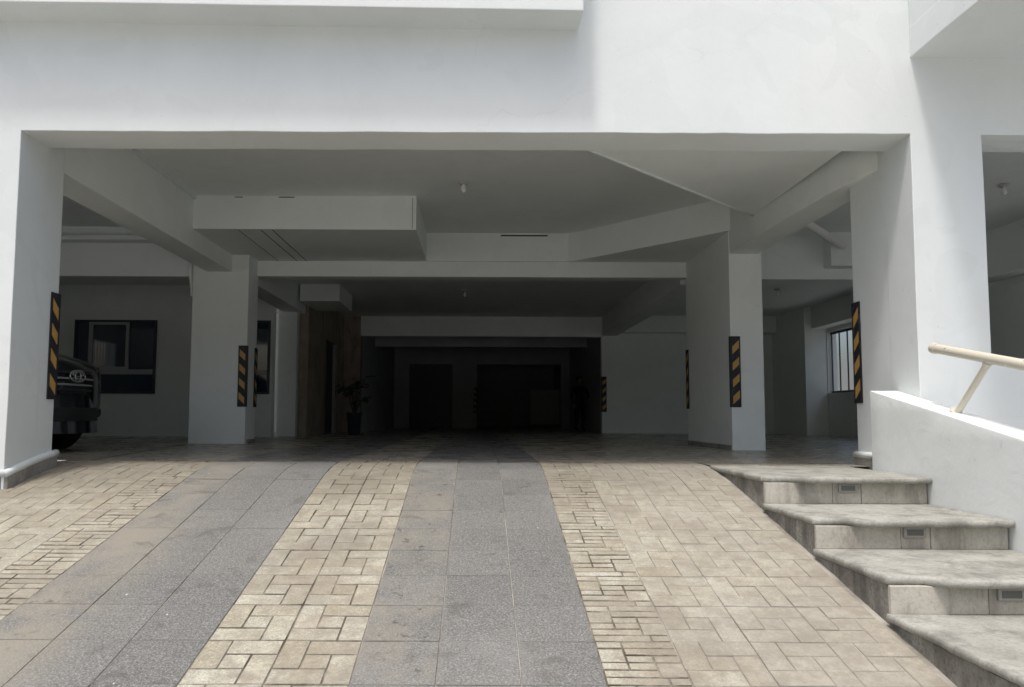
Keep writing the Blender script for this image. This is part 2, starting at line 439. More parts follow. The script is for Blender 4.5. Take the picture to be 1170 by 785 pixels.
for sz, nm, xc, dc, pw, pl in pieces:
    dz = R.uniform(-.0022, .0018) if nm != 'grey' else R.uniform(-.002, .002); tx, ty = R.gauss(0, .0075 if nm != 'grey' else .004), R.gauss(0, .006 if nm != 'grey' else .003); rz = R.gauss(0, .006 if nm != 'grey' else .0018)
    mtx = Matrix.Translation((xc + R.gauss(0, .0008), dc, zr(dc) + dz)) @ Matrix.Rotation(math.atan(slope(dc)) + tx, 4, 'X') @ Matrix.Rotation(ty, 4, 'Y') @ Matrix.Rotation(rz, 4, 'Z')
    ch = .0035 if nm != 'grey' else .0025
    single = sz > 0 and (nm == 'grey' or nb < 298)
    if single:
        if nm != 'grey': nb += 1
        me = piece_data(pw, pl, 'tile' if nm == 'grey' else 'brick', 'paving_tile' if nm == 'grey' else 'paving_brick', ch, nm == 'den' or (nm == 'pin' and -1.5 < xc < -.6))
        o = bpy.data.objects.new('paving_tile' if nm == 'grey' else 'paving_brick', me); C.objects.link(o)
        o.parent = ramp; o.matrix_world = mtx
    elif nm != 'grey':
        v, f = piece_mesh(pw, pl, ch); rest.add([mtx @ Vector(q) for q in v], f); rest_mat.extend([0] + [1 if nm == 'den' else 0] * 4 + [1] * 4)
    else:
        me = piece_data(pw, pl, 'tile', 'paving_tile', ch, False)
        o = bpy.data.objects.new('paving_tile', me); C.objects.link(o); o.parent = ramp; o.matrix_world = mtx
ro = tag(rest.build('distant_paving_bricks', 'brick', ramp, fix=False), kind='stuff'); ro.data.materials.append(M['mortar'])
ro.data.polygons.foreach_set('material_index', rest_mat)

# ------------------------------------------------------------------ building
FD = 6.58; LZ = 3.01; LB = 7.03
PLX, PRX = -4.11, 3.86
bld = empty('apartment_building', (0, FD, 0), 'white plastered apartment building over an open ground floor car park', 'building')
def wpart(mb, name, mat, **kw):
    o = mb.build(name, mat, None, **kw); o.parent = bld; o.matrix_parent_inverse = Matrix.Translation((0, -FD, 0)); return o
def sub(mb, name, mat, parent, **kw):
    o = mb.build(name, mat, None, **kw); o.parent = parent; o.matrix_parent_inverse = parent.matrix_world.inverted(); return o
bpy.context.view_layer.update()

# front wall with its two openings, one mesh, edges a little uneven
def front_wall():
    bm = bmesh.new()
    xs = sorted(set([-10.2, -9.4, -4.95, PLX, PRX, 4.5, 8.6, 10.2] + [-10.2 + .2 * i for i in range(103)]))
    xs = [q for i, q in enumerate(xs) if i == 0 or q - xs[i - 1] > 1e-6]
    out = [xs[0]]
    for q in xs[1:]:
        if q - out[-1] > .05 or q in (-9.4, -4.95, PLX, PRX, 4.5, 8.6, 10.2):
            if q - out[-1] <= .05 and out[-1] not in (-9.4, -4.95, PLX, PRX, 4.5, 8.6): out[-1] = q
            else: out.append(q)
    xs = out
    zs = [-1.4, -.6, -.2, .2, .6, 1.0, 1.4, 1.8, 2.2, 2.6, LZ, 3.25, 3.6, 4.2, 5, 6, 7, 8, 9]
    def solid(xm, zm):
        if PLX < xm < PRX and zm < LZ: return False
        if 4.5 < xm < 8.6 and 1.0 < zm < LZ: return False
        if -9.4 < xm < -4.95 and 1.0 < zm < LZ: return False  # unseen left opening, added to let more light into the interior
        return True
    cache = {}
    def V(x, y, z):
        k = (round(x, 4), y, round(z, 4))
        if k not in cache:
            n1 = mnoise.noise(Vector((x * 1.7, z * 1.7, y))) * .004 + mnoise.noise(Vector((x * 6, z * 6, y + 5))) * .003
            n2 = mnoise.noise(Vector((x * 1.3, z * 1.3, y + 9))) * .007
            cache[k] = bm.verts.new((x + n1, y + n2 * .6, z + n1 * 1.4))
        return cache[k]
    nx, nz = len(xs) - 1, len(zs) - 1
    S = [[solid((xs[i] + xs[i + 1]) / 2, (zs[j] + zs[j + 1]) / 2) for j in range(nz)] for i in range(nx)]
    for i in range(nx):
        for j in range(nz):
            if not S[i][j]: continue
            a, b, c, d = xs[i], xs[i + 1], zs[j], zs[j + 1]
            bm.faces.new((V(a, FD, c), V(b, FD, c), V(b, FD, d), V(a, FD, d)))
            bm.faces.new((V(a, LB, c), V(a, LB, d), V(b, LB, d), V(b, LB, c)))
            if i == 0 or not S[i - 1][j]: bm.faces.new((V(a, FD, c), V(a, FD, d), V(a, LB, d), V(a, LB, c)))
            if i == nx - 1 or not S[i + 1][j]: bm.faces.new((V(b, FD, c), V(b, LB, c), V(b, LB, d), V(b, FD, d)))
            if j == 0 or not S[i][j - 1]: bm.faces.new((V(a, FD, c), V(a, LB, c), V(b, LB, c), V(b, FD, c)))
            if j == nz - 1 or not S[i][j + 1]: bm.faces.new((V(a, FD, d), V(b, FD, d), V(b, LB, d), V(a, LB, d)))
    bmesh.ops.recalc_face_normals(bm, faces=bm.faces)
    sharp = [e for e in bm.edges if len(e.link_faces) == 2 and e.calc_face_angle() > 1.0]
    bmesh.ops.bevel(bm, geom=sharp, offset=.008, segments=2, profile=.6, affect='EDGES', clamp_overlap=True)
    me = bpy.data.meshes.new('front_wall'); bm.to_mesh(me); bm.free(); me.materials.append(M['white'])
    for p in me.polygons: p.use_smooth = True
    o = bpy.data.objects.new('front_wall', me); C.objects.link(o)
    wn = o.modifiers.new('weighted', 'WEIGHTED_NORMAL'); wn.weight = 100; wn.keep_sharp = False
    o.parent = bld; o.matrix_parent_inverse = Matrix.Translation((0, -FD, 0)); return o
front_wall()
# the pillars run on behind the wall
RPB, LPB = 7.70, 7.30
wpart(MB().box(PLX - .75, PLX - .002, LB - .02, LPB, -1.3, 3.6), 'pillar', 'white', bevel=.008)
wpart(MB().box(PRX + .002, 4.48, LB - .02, RPB, -1.3, 3.6), 'pillar', 'white', bevel=.008)
# upper storey and balconies
def balcony(x0, x1, y0, zb, zt, lab):
    b = wpart(MB().box(x0, x1, y0, FD + .03, zb, zb + .28), 'balcony', 'white', bevel=.008, cut=.6, jitter=.004)
    b['label'] = lab
    if x1 < 10:
        for v in b.data.vertices: v.co.z += .0125 * (x1 - v.co.x)
    sub(MB().box(x0 + .002, x1 - .002, y0 + .002, y0 + .13, zb + .26, zt), 'balcony_parapet', 'white', b, bevel=.006)
    if x0 > -10: sub(MB().box(x0 + .002, x0 + .13, y0 + .131, FD - .002, zb + .27, zt), 'balcony_parapet', 'white', b, bevel=.006)
    if x1 < 10: sub(MB().box(x1 - .13, x1 - .002, y0 + .131, FD - .002, zb + .27, zt), 'balcony_parapet', 'white', b, bevel=.006)
    return b
balcony(-10.15, .89, 6.24, 3.96, 5.2, 'long shallow balcony')
balcony(3.885, 10.15, 5.1, 3.72, 4.9, 'deep balcony')

# interior slabs, beams and columns
CZ, SZ, BZ, PZ = 3.70, 3.20, 2.845, 3.175
def bx(name, mat, x0, x1, y0, y1, z0, z1, bev=.006, **kw): return wpart(MB().box(x0, x1, y0, y1, z0, z1), name, mat, bevel=bev, **kw)
B2 = 13.15
bx('ceiling', 'ceil', -10.1, 10.1, LB - .01, B2 + .3, CZ, CZ + .25, 0)
bx('ceiling', 'ceil', -10.1, 10.1, B2 + .3, 38, 3.40, 3.7, 0)
bx('roof_slab', 'white', -10.1, 10.1, FD + .1, 38, 8.6, 8.9, 0)
# long beams
bx('beam', 'inner', -4.63, -4.20, LB - .005, 12.8, 2.91, CZ + .05, cut=1.5, jitter=.003)
bx('cornice', 'white', -4.205, -4.16, LB + .005, 13.1, CZ - .06, CZ + .02)
bx('beam', 'inner', -4.48, -4.04, 13.2, 19.25, BZ, 3.45)
m = MB(); m.prism([(PRX + .03, LB - .005), (3.80, 7.40), (3.745, 7.9), (3.70, 8.7), (3.672, 9.9), (3.672, 11.0), (4.095, 11.0), (4.095, LB - .005)], 'z', BZ + .02, CZ + .05); wpart(m, 'beam', 'inner', bevel=.006)
bx('beam', 'inner', 3.62, 4.05, B2 + .25, 22.0, BZ, 3.45)
# columns
bx('column', 'inner', -4.86, -3.91, 12.65, 13.2, -.05, CZ + .02, .01)
bx('column', 'inner', 3.66, 4.14, 10.9, 13.2, -.05, CZ + .02, .01)
# cross beams
bx('beam', 'inner', -3.98, 3.68, B2, B2 + .3, 2.93, CZ + .04, cut=1.5, jitter=.003)
bx('beam', 'inner', -10.05, -4.8, 12.75, 13.15, BZ, CZ + .04)
bx('ledge', 'inner', -10.05, -4.64, 12.5, 12.748, 3.42, 3.50)
bx('beam', 'inner', 4.12, 9.2, B2 + .01, B2 + .29, 2.91, CZ + .04)
bx('beam', 'inner', -3.47, 3.61, 22.0, 22.3, 2.82, 3.45)
# lowered soffits
bx('soffit', 'ceil', -4.21, -.925, 10.87, B2 + .01, SZ, CZ + .03, .004, cut=1.0, jitter=.004)
poly = [(-.93, 13.09), (1.575, 13.09), (1.75, 12.95), (3.68, 10.83), (3.68, B2 + .01), (-.93, B2 + .01)]
m = MB(); m.prism(poly, 'z', SZ, CZ + .03); wpart(m, 'soffit', 'ceil', bevel=.004, cut=1.0, jitter=.004)
poly = [(.694, LB - .004), (1.27, 7.59), (3.42, 9.68), (3.68, 9.90), (3.68, LB - .004)]
m = MB(); m.prism(poly, 'z', PZ, CZ + .03); wpart(m, 'soffit', 'ceil', bevel=.003)
# thin bead along the lowered panel's edge
m = MB(); m.tube([(.71, LB + .02, PZ - .004), (1.27, 7.60, PZ - .004), (2.25, 8.55, PZ - .008), (3.42, 9.69, PZ - .004), (3.67, 9.91, PZ - .004)], .017, 8); wpart(m, 'edge_bead', 'white', smooth=True)
for a in (-3.55, -3.22, -3.05):   # board joints under the left soffit
    wpart(MB().box(a, a + .012 if a > -3.5 else a + .008, 10.9, B2 - .02, SZ - .0045, SZ - .0015), 'board_joint', 'shadowgap')
wpart(MB().box(.38, 1.21, 13.080, 13.0845, CZ - .055, CZ - .032), 'open_slot', 'shadowgap')
for a, b in ((-3.6, -3.48), (-2.95, -2.72)): wpart(MB().box(a, b, 10.861, 10.865, CZ - .03, CZ - .018), 'open_slot', 'shadowgap')
wpart(MB().box(-.985, -.980, 10.860, 10.8645, SZ + .01, CZ - .03), 'open_slot', 'shadowgap')
# hanging box in the second bay
bx('soffit', 'inner', -3.985, -3.10, 16.6, 18.2, 3.02, 3.41)

# outer and inner walls
for a, b, c, d in ((LB, 13.2, -.05, CZ + .02), (13.2, 14.6, -.05, 1.65), (13.2, 14.6, 2.4, CZ + .02), (14.6, 17, -.05, CZ + .02)): bx('side_wall', 'inner', -10.1, -9.85, a, b, c, d, 0)
for i in range(9): bx('window_bar', 'darkalu', -10.0, -9.98, 13.28 + .15 * i, 13.30 + .15 * i, 1.652, 2.398, 0)
lw = bx('rear_wall', 'inner', -10.1, -4.62, 16.8, 17.05, -.02, 3.45, 0)
bx('column', 'inner', -4.60, -4.18, 17.2, 17.6, -.02, 3.43)
bx('stone_wall', 'stone', -4.17, -3.96, 17.4, 19.45, -.02, 3.43)
bx('stone_wall', 'stone', -4.16, -3.955, 20.9, 22.0, -.02, 3.43)
bx('stone_wall', 'stone', -4.15, -3.47, 22.0, 22.3, -.02, 3.43)
bx('stone_wall', 'stone', -4.155, -3.965, 19.45, 20.9, 2.45, 3.43)
bx('closed_wall', 'inner', -6, -4.19, 21.5, 22.0, -.02, 3.43)
dr = bx('door', 'door', -4.12, -4.05, 19.46, 20.89, 0, 2.44)
sub(MB().box(-4.049, -3.99, 20.80, 20.885, .0, 2.44), 'door_frame', 'alu', dr)
sub(MB().box(-4.048, -3.985, 19.47, 19.53, .0, 2.44), 'door_frame', 'darkalu', dr)
# right bay
bx('rear_wall', 'inner', 3.60, 9.4, 22.0, 22.25, -.02, 3.45, 0)
for a, b, c, d in ((LB, 7.5, -.05, CZ + .1), (7.5, 12.3, -.05, .3), (7.5, 12.3, 2.9, CZ + .1), (12.3, 14.6, -.05, CZ + .1)): bx('side_wall', 'inner', 9.2, 9.45, a, b, c, d, 0)  # front stretch left open out of view, added to brighten the right bay
bx('side_wall', 'inner', 9.2, 9.45, 19.8, 22.0, -.05, 3.45, 0)
bx('side_wall', 'inner', 9.2, 9.45, 14.6, 19.8, -.05, 1.12, 0)
bx('side_wall', 'inner', 9.2, 9.45, 14.6, 19.8, 2.72, 3.45, 0)
bx('column', 'inner', 8.62, 9.195, 19.82, 21.99, -.02, 3.43)
bx('beam', 'inner', 8.8, 9.198, B2 + .3, 19.8, 2.82, 3.43)
bx('beam', 'inner', 8.8, 9.198, LB, B2, 2.9, CZ + .03)
bx('beam', 'inner', 4.06, 8.6, 21.6, 21.99, 2.92, 3.43)
tag(MB().add([(9.46, 2, -.15), (40, 2, -.15), (40, 40, -.15), (9.46, 40, -.15)], [(0, 1, 2, 3)]).build('bounce_ground', 'palebounce', fix=False), kind='structure')  # unseen pale ground, added to bounce light into the right bay
bw = MB().box(12.2, 12.4, 3, 40, -.2, 2.6); tag(bw.build('boundary_wall', 'white'), 'white boundary wall seen beyond the barred side opening', 'wall')
gr = empty('window_grille', (9.32, 16.6, 1.15), 'dark vertical bars in the bright side opening of the right bay', 'grille')
bpy.context.view_layer.update()
sub(MB().box(9.28, 9.33, 14.62, 19.78, 1.125, 1.17), 'rail', 'darkalu', gr); sub(MB().box(9.28, 9.33, 14.62, 19.78, 2.66, 2.715), 'rail', 'darkalu', gr)
y = 14.7
while y < 19.75:
    sub(MB().box(9.29, 9.32, y, y + .022, 1.17, 2.66), 'bar', 'darkalu', gr); y += .42
# far room
bx('beam', 'darkwall', -3.45, 3.60, 24.9, 25.2, 2.78, 3.43)
bx('side_wall', 'darkwall', 3.60, 3.85, 22.25, 25.0, -.02, 3.43)
bx('side_wall', 'darkwall', 3.75, 4.0, 25.0, 37.8, -.02, 3.43, 0)
bx('side_wall', 'darkwall', -3.75, -3.48, 22.3, 37.8, -.02, 3.43, 0)
def px(x, d): return (x - PX) / FPX * d
for a, b in ((-3.48, px(468, 31)), (px(517, 31), px(545, 31)), (px(641, 31), 3.75)):
    bx('rear_wall', 'darkwall', a, b, 31, 31.25, -.02, 3.43, 0)
bx('rear_wall', 'darkwall', -3.48, 3.75, 31.003, 31.25, 2.62, 3.43, 0)
bx('rear_wall', 'darkwall', -3.75, 4.0, 37.6, 37.85, -.02, 3.43, 0)
bx('partition_wall', 'darkwall', -.9, -.75, 31.25, 37.6, -.02, 3.43, 0)
dr = bx('door', 'door', px(468, 31) + .02, px(517, 31) - .02, 31.12, 31.17, 0, 2.6)
tag(MB().box(px(606, 35), px(641, 35), 35.0, 35.05, .12, 1.72).build('board', 'panel', bevel=.01), 'pale rectangular board standing in the dark rear doorway', 'board')

# skirting at the pillars
def skirt(x0, x1, y0, y1, z0f, h=.11, name='skirting_stone', mat='skirt'):
    m = MB()
    za, zb = z0f(y0), z0f(y1)
    m.add([(x0, y0, za - .1), (x1, y0, za - .1), (x1, y1, zb - .1), (x0, y1, zb - .1), (x0, y0, za + h), (x1, y0, za + h), (x1, y1, zb + h), (x0, y1, zb + h)],
          [(0, 3, 2, 1), (4, 5, 6, 7), (0, 1, 5, 4), (1, 2, 6, 5), (2, 3, 7, 6), (3, 0, 4, 7)])
    return wpart(m, name, mat, bevel=.006)
for y0, y1 in ((6.585, 6.80), (6.806, 7.13), (7.136, 7.345)): skirt(PLX - .02, PLX + .03, y0, y1, zr)
for i in range(4): skirt(PLX - .045 - .55 * (i + 1), PLX - .025 - .55 * i, 6.57, 6.63, zr)
m = MB(); m.tube([(PLX + .008, d, zr(d) + .135) for d in (6.57, 6.7, 6.9, 7.1, 7.25, 7.36)], .034, 10); wpart(m, 'base_moulding', 'white', smooth=True)
m = MB(); m.tube([(x, 6.59, zr(6.59) + .135) for x in (PLX + .01, PLX - .3, PLX - .8)], .034, 10); wpart(m, 'base_moulding', 'white', smooth=True)
m = MB(); m.prism([(PRX - .03, 6.95), (PRX - .03, RPB + .03), (PRX + .3, RPB + .03), (PRX + .02, RPB - .02), (PRX + .02, 6.95)], 'z', -.05, .075); wpart(m, 'skirting_stone', 'skirt', bevel=.006)
m = MB(); m.tube([(PRX - .008, d, .10) for d in (6.95, 7.2, 7.5, RPB + .03)], .034, 10); wpart(m, 'base_moulding', 'white', smooth=True)
skirt(3.645, 3.675, 10.92, 13.18, lambda d: 0.0, .07)
skirt(-3.92, -3.892, 12.75, 13.18, lambda d: 0.0, .07)

# windows on the left rear wall
def window(x0, x1, z0, z1, sash):
    y = 16.8
    wd = wpart(MB().box(x0, x1, y - .012, y - .003, z0, z1), 'window', 'darkalu')
    bpy.context.view_layer.update()
    t = z0 + (z1 - z0) * .245; t2 = t + .11
    fw = .05
    for a, b, c, d in ((x0 - fw, x1 + fw, z1, z1 + fw), (x0 - fw, x1 + fw, z0 - fw, z0), (x0 - fw, x0, z0, z1), (x1, x1 + fw, z0, z1)):
        sub(MB().box(a, b, y - .05, y - .001, c, d), 'frame', 'darkalu', wd)
    sub(MB().box(x0, x1, y - .045, y - .0125, t, t2), 'transom', 'alu', wd)
    sub(MB().box(x0, x1, y - .022, y - .0125, z0, t), 'pane', 'glass', wd)
    sub(MB().box(x0, x1, y - .022, y - .0125, t2, z1), 'pane', 'glass', wd)
    if sash:
        a, b = sash
        for p, q, r_, s_ in ((a, a + .09, t2, z1), (b - .07, b, t2, z1), (a + .09, b - .07, z1 - .06, z1), (a + .09, b - .07, t2, t2 + .06)):
            sub(MB().box(p, q, y - .06, y - .023, r_, s_), 'sash', 'alu', wd)
        sub(MB().box(a + .09, b - .07, y - .035, y - .028, t2 + .06, z1 - .06), 'pane', 'glass', wd)
window(-9.0, -7.27, 1.0, 2.55, (-8.72, -7.82))
window(-5.75, -4.72, 1.0, 2.55, None)

# ------------------------------------------------------------------ stairs
st = empty('entrance_stairs', (2.94, 5.0, 0), 'worn cream terrazzo steps climbing beside the ramp', 'stairs')
bpy.context.view_layer.update()
def stair(mb, name, mat, **kw): return sub(mb, name, mat, st, **kw)
NOSE = [5.99, 5.08, 4.17, 2.85, 2.0]
SXL, SXR = 2.285, 3.598
def tread(z, dn, dr, first=False):
    # outline with a worn, rounded left corner; rings give a bull nose
    out = []
    n = 26
    lx = SXL - .012
    for i in range(n):                                     # left edge rear to front
        y = dr + (dn + .11 - dr) * i / (n - 1)
        out.append((lx + .008 * mnoise.noise(Vector((y * 6, z * 9, 0))) + .005 * mnoise.noise(Vector((y * 23, z, 3))), y))
    for i in range(1, 9): out.append((lx + .20 * i / 9, dn + .105 + .004 * mnoise.noise(Vector((i * .9, z, 7)))))
    for i in range(1, 9):                                  # S-curve out to the nose
        t = i / 8; out.append((lx + .20 + .12 * t, dn + .105 * (1 - (3 * t * t - 2 * t ** 3))))
    k = 110
    for i in range(1, k + 1):
        x = lx + .32 + (SXR - lx - .32) * i / k
        out.append((x, dn + .004 * mnoise.noise(Vector((x * 7, z * 5, 1))) + (0 if i < k - 3 else .006 * (i - k + 4))))
    out.append((SXR, dr))
    N = len(out)
    nor = []
    for i in range(N):
        a = Vector(out[i - 1]); b = Vector(out[(i + 1) % N]); t = (b - a).normalized(); nor.append(Vector((t.y, -t.x)))
    T = .046
    rings = [(-.013, 0.0), (-.008, -.002), (-.003, -.008), (0.0, -.018), (-.001, -.030), (-.007, -.041), (-.016, -T)]
    vs = []; fs = []
    cx, cy = (SXL + SXR) / 2, (dn + dr) / 2
    for off, dz in rings:
        for p, q in zip(out, nor):
            o_ = off
            xx, yy = p[0] - q.x * -o_, p[1] - q.y * -o_
            wob = .003 * mnoise.noise(Vector((xx * 11, yy * 11, z))) + .0022 * mnoise.noise(Vector((xx * 45, yy * 45, z + dz * 40)))
            chip = max(0, mnoise.noise(Vector((xx * 14, yy * 14, z * 3 + 5))) - .45) * .02
            xx += q.x * -chip; yy += q.y * -chip
            vs.append((xx, yy, z + dz + wob))
    for r_ in range(len(rings) - 1):
        for i in range(N): fs.append((r_ * N + i, r_ * N + (i + 1) % N, (r_ + 1) * N + (i + 1) % N, (r_ + 1) * N + i))
    fs.append(tuple(range(N))); fs.append(tuple(range((len(rings) - 1) * N, len(rings) * N))[::-1])
    m = MB(); m.add(vs, fs)
    o = stair(m, 'tread', 'tread'); smooth_angle(o, 50); return o
for i, dn in enumerate(NOSE):
    z = -.2 * i - (.012 if i else .001)
    dr = 7.45 if i == 0 else NOSE[i - 1] + .105
    tread(z, dn, dr)
    # rough side and core of the step
    m = MB().box(SXL + .012, SXR, dn + .11, dr + (.05 if i else 0), -1.35, z - .0465)
    stair(m, 'step_core', 'concrete', cut=.11, jitter=.007)
    # riser slab, in three pieces with joints
    zr0, zr1 = z - .2 - (.011 if i == 0 else 0) + .0005, z - .0475
    cuts = [SXL, 2.83 if i % 2 == 0 else 2.86, 3.06, 3.585]
    for a, b in zip(cuts[:-1], cuts[1:]):
        if a > 2.8 and a < 3.0:
            continue
        stair(MB().box(a + .002, b - .002, dn + .082, dn + .109, zr0, zr1), 'riser', 'riser', bevel=.003)
    stair(MB().box(2.832 if i % 2 == 0 else 2.862, 3.058, dn + .084, dn + .109, zr0, zr1), 'riser', 'riser', bevel=.003)
    if i < 4:
        L = stair(MB().box(2.875, 3.025, dn + .068, dn + .083, zr1 - .074, zr1 - .006), 'step_light', 'steel', bevel=.004)
        bpy.context.view_layer.update()
        sub(MB().box(2.895, 3.005, dn + .066, dn + .0685, zr1 - .060, zr1 - .020), 'glass', 'diffuser', L)

# white wall beside the stairs
sw = MB()
WX0, WX1 = 3.60, 3.855
def wt(d): return .722 - .203 * (6.93 - d)
prof = [(6.93, -1.3), (6.93, wt(6.93)), (1.2, wt(1.2)), (1.2, -1.3)]
sw.prism(prof, 'x', WX0, WX1)
o = sw.build('stair_wall', 'stairwall', bevel=.012, cut=.22, jitter=.005)
smooth_angle(o, 45)
tag(o, 'low white plastered wall sloping down along the right side of the steps', 'wall')

# handrail
hr = empty('handrail', (3.75, 5.5, .6), 'cream painted pipe handrail on the sloping white wall', 'handrail')
bpy.context.view_layer.update()
rz_ = lambda d: 1.045 - .205 * (6.17 - d)
sub(MB().tube([(3.75, 6.17, rz_(6.17)), (3.75, 4.0, rz_(4.0)), (3.75, 1.3, rz_(1.3))], .039, 20), 'rail_pipe', 'cream', hr, smooth=False)
ec = sub(MB().lathe([(.028, -.012), (.043, -.008), (.045, .03), (.045, .05), (.040, .055)], (0, 0, 0), 20, 'y'), 'end_cap', 'cream', hr)
ec.matrix_world = Matrix.Translation((3.75, 6.135, rz_(6.135))) @ Matrix.Rotation(math.atan(.205), 4, 'X')
for d in (5.515, 3.6, 1.9):
    sub(MB().tube([(3.75, d + .40, wt(d + .40) - .01), (3.75, d, rz_(d) - .02)], .024, 14), 'bracket', 'cream', hr, smooth=False)
    sub(MB().tube([(3.75, d + .414, wt(d + .40) - .006), (3.75, d + .396, wt(d + .40) + .010)], .048, 16), 'base_plate', 'cream', hr)
    sub(MB().tube([(3.75, d + .035, rz_(d) - .052), (3.75, d + .014, rz_(d) - .03)], [.027, .034], 14), 'weld_collar', 'cream', hr)
for c in hr.children: smooth_angle(c, 40)

# ------------------------------------------------------------------ corner guards
def guard(loc, rz, label, z0=.62, h=1.03, wd=.14, main='x'):
    # an L of black rubber, corner at the origin; arms along +x (face -y) and +y (face -x)
    g_ = empty('corner_guard', (loc[0], loc[1], z0), label, 'corner guard', 'striped rubber corner guards', rz)
    bpy.context.view_layer.update()
    t = .014
    ax_, ay_ = (wd, .035) if main == 'x' else (.035, wd)
    m = MB(); m.prism([(-t, -t), (ax_, -t), (ax_, -.0015), (-.0015, -.0015), (-.0015, ay_), (-t, ay_)], 'z', 0, h)
    o = m.build('rubber_strip', 'black', bevel=.003); o.parent = g_
    for i in range(4):
        zc = h * (.14 + .235 * i); hh = h * .055; sk = .045
        a, b = .022, wd - .022
        if main == 'x': m = MB(); m.prism([(a, zc - hh - sk), (b, zc - hh + sk), (b, zc + hh + sk), (a, zc + hh - sk)], 'y', -t - .003, -t - .0005)
        else: m = MB(); m.prism([(a, zc - hh - sk), (b, zc - hh + sk), (b, zc + hh + sk), (a, zc + hh - sk)], 'x', -t - .003, -t - .0005)
        o = m.build('stripe', 'yellow'); o.parent = g_
    return g_
H = math.pi / 2
# rz turns the (+x,+y) arms: 0 = front-left corner, H = front-right, 2H = rear-right, -H = rear-left
guard((PLX, LPB), 2 * H, 'striped guard on the left entrance pillar beside the dark car', main='y')
guard((PRX, RPB), -H, 'striped guard on the right entrance pillar behind the stair wall')
guard((3.658, 10.898), 0, 'striped guard on the front edge of the right inner column')
guard((3.658, 13.205), -H, 'striped guard on the rear edge of the right inner column')
guard((-3.908, 12.648), H, 'striped guard on the front edge of the left inner column', main='y')
guard((-3.908, 13.205), 2 * H, 'striped guard on the rear edge of the left inner column', main='y')
guard((3.598, 21.998), 0, 'striped guard on the end of the far pale wall')
guard((px(545, 31) + .002, 30.998), H, 'striped guard on the pier in the dark rear wall', main='y')

# ------------------------------------------------------------------ lamps, pipes
def lamp(x, y, z, label):
    L = empty('ceiling_lamp', (x, y, z), label, 'lamp', 'bare bulb ceiling lamps'); bpy.context.view_layer.update()
    m = MB(); m.lathe([(.068, -.001), (.076, -.012), (.056, -.036), (.03, -.042)], (0, 0, 0), 18); o = m.build('lampholder', 'lampbase'); o.parent = L; smooth_angle(o)
    m = MB(); m.lathe([(.022, -.042), (.024, -.065), (.034, -.09), (.037, -.112), (.029, -.14), (.010, -.155)], (0, 0, 0), 16); o = m.build('bulb', 'bulb'); o.parent = L; smooth_angle(o, 80)
lamp(-.218, 10.17, CZ, 'bare bulb lamp on the ceiling just inside the entrance')
lamp(-.33, 17.4, 3.40, 'bare bulb lamp on the dark ceiling of the rear bay')
lamp(6.8, 17.0, 3.40, 'bare bulb lamp on the ceiling of the right bay seen past the column')
lamp(7.25, 10.2, CZ, 'bare bulb lamp seen through the far right opening')
lamp(-7.1, 14.6, 3.40, 'bare bulb lamp on the dark ceiling of the left bay')
m = MB(); m.tube([(4.2, 10.5, 3.46), (4.95, 11.3, 3.46), (6.3, 12.85, 3.44)], .065, 14); o = m.build('drain_pipe', 'pvc'); smooth_angle(o)
tag(o, 'thick white pipe slanting under the right bay ceiling', 'pipe')
m = MB().box(6.1, 6.65, 12.88, 13.158, 3.1, CZ - .003); tag(m.build('junction_box', 'inner', bevel=.006), 'square box fixed to the cross beam of the right bay', 'box')
m = MB(); m.tube([(-4.93, 12.70, 3.1), (-4.93, 12.71, 2.94), (-4.915, 12.72, 2.8), (-4.90, 12.72, 2.64), (-4.90, 12.72, 2.5)], [.04, .04, .037, .03, .03], 12); o = m.build('downpipe', 'pvc'); smooth_angle(o)
tag(o, 'short white pipe bending down beside the left column', 'pipe')

# ------------------------------------------------------------------ potted plant
pp = empty('potted_plant', (-3.13, 19.0, 0), 'leafy plant in a dark blue pot by the stone wall', 'potted plant'); bpy.context.view_layer.update()
m = MB(); m.lathe([(.13, 0), (.15, .02), (.19, .5), (.205, .52), (.205, .56), (.18, .56), (.17, .50)], (0, 0, 0), 22); o = m.build('pot', 'pot'); o.parent = pp; smooth_angle(o)
m = MB(); m.lathe([(.168, .47), (.172, .505)], (0, 0, 0), 18); o = m.build('soil', 'soil'); o.parent = pp
leaves = []
for i in range(13):
    a = i * 2.4; h = R.uniform(.35, .95); rr = R.uniform(.1, .33)
    tip = Vector((math.cos(a) * rr + (.08 if h < .6 else -.02), math.sin(a) * rr, .5 + h))
    m = MB(); m.tube([(.02 * math.cos(a), .02 * math.sin(a), .49), (tip.x * .4, tip.y * .4, .5 + h * .6), tip], [.012, .009, .005], 6); o = m.build('stem', 'stem'); o.parent = pp
    for j in range(3):
        b = a + R.uniform(-1.2, 1.2) + j * 2.0; L = R.uniform(.16, .28); wv = L * .42
        dirv = Vector((math.cos(b), math.sin(b), R.uniform(-.5, .3))).normalized(); sd = dirv.cross(Vector((0, 0, 1))).normalized(); up = sd.cross(dirv)
        base = tip * (1 - .07 * j) + Vector((0, 0, .5 * .07 * j))
        vs = []; fs = []
        for q in range(6):
            t = q / 5; ww = wv * math.sin(math.pi * min(1, t * .92 + .06)) ** .8; cen = base + dirv * L * t + up * (-.18 * L * t * t)
            vs += [cen - sd * ww + up * .02, cen, cen + sd * ww + up * .02]
        for q in range(5): fs += [(3 * q, 3 * q + 1, 3 * q + 4, 3 * q + 3), (3 * q + 1, 3 * q + 2, 3 * q + 5, 3 * q + 4)]
        m = MB(); m.add(vs, fs); o = m.build('leaf', 'leaf', smooth=True, fix=False); o.parent = pp

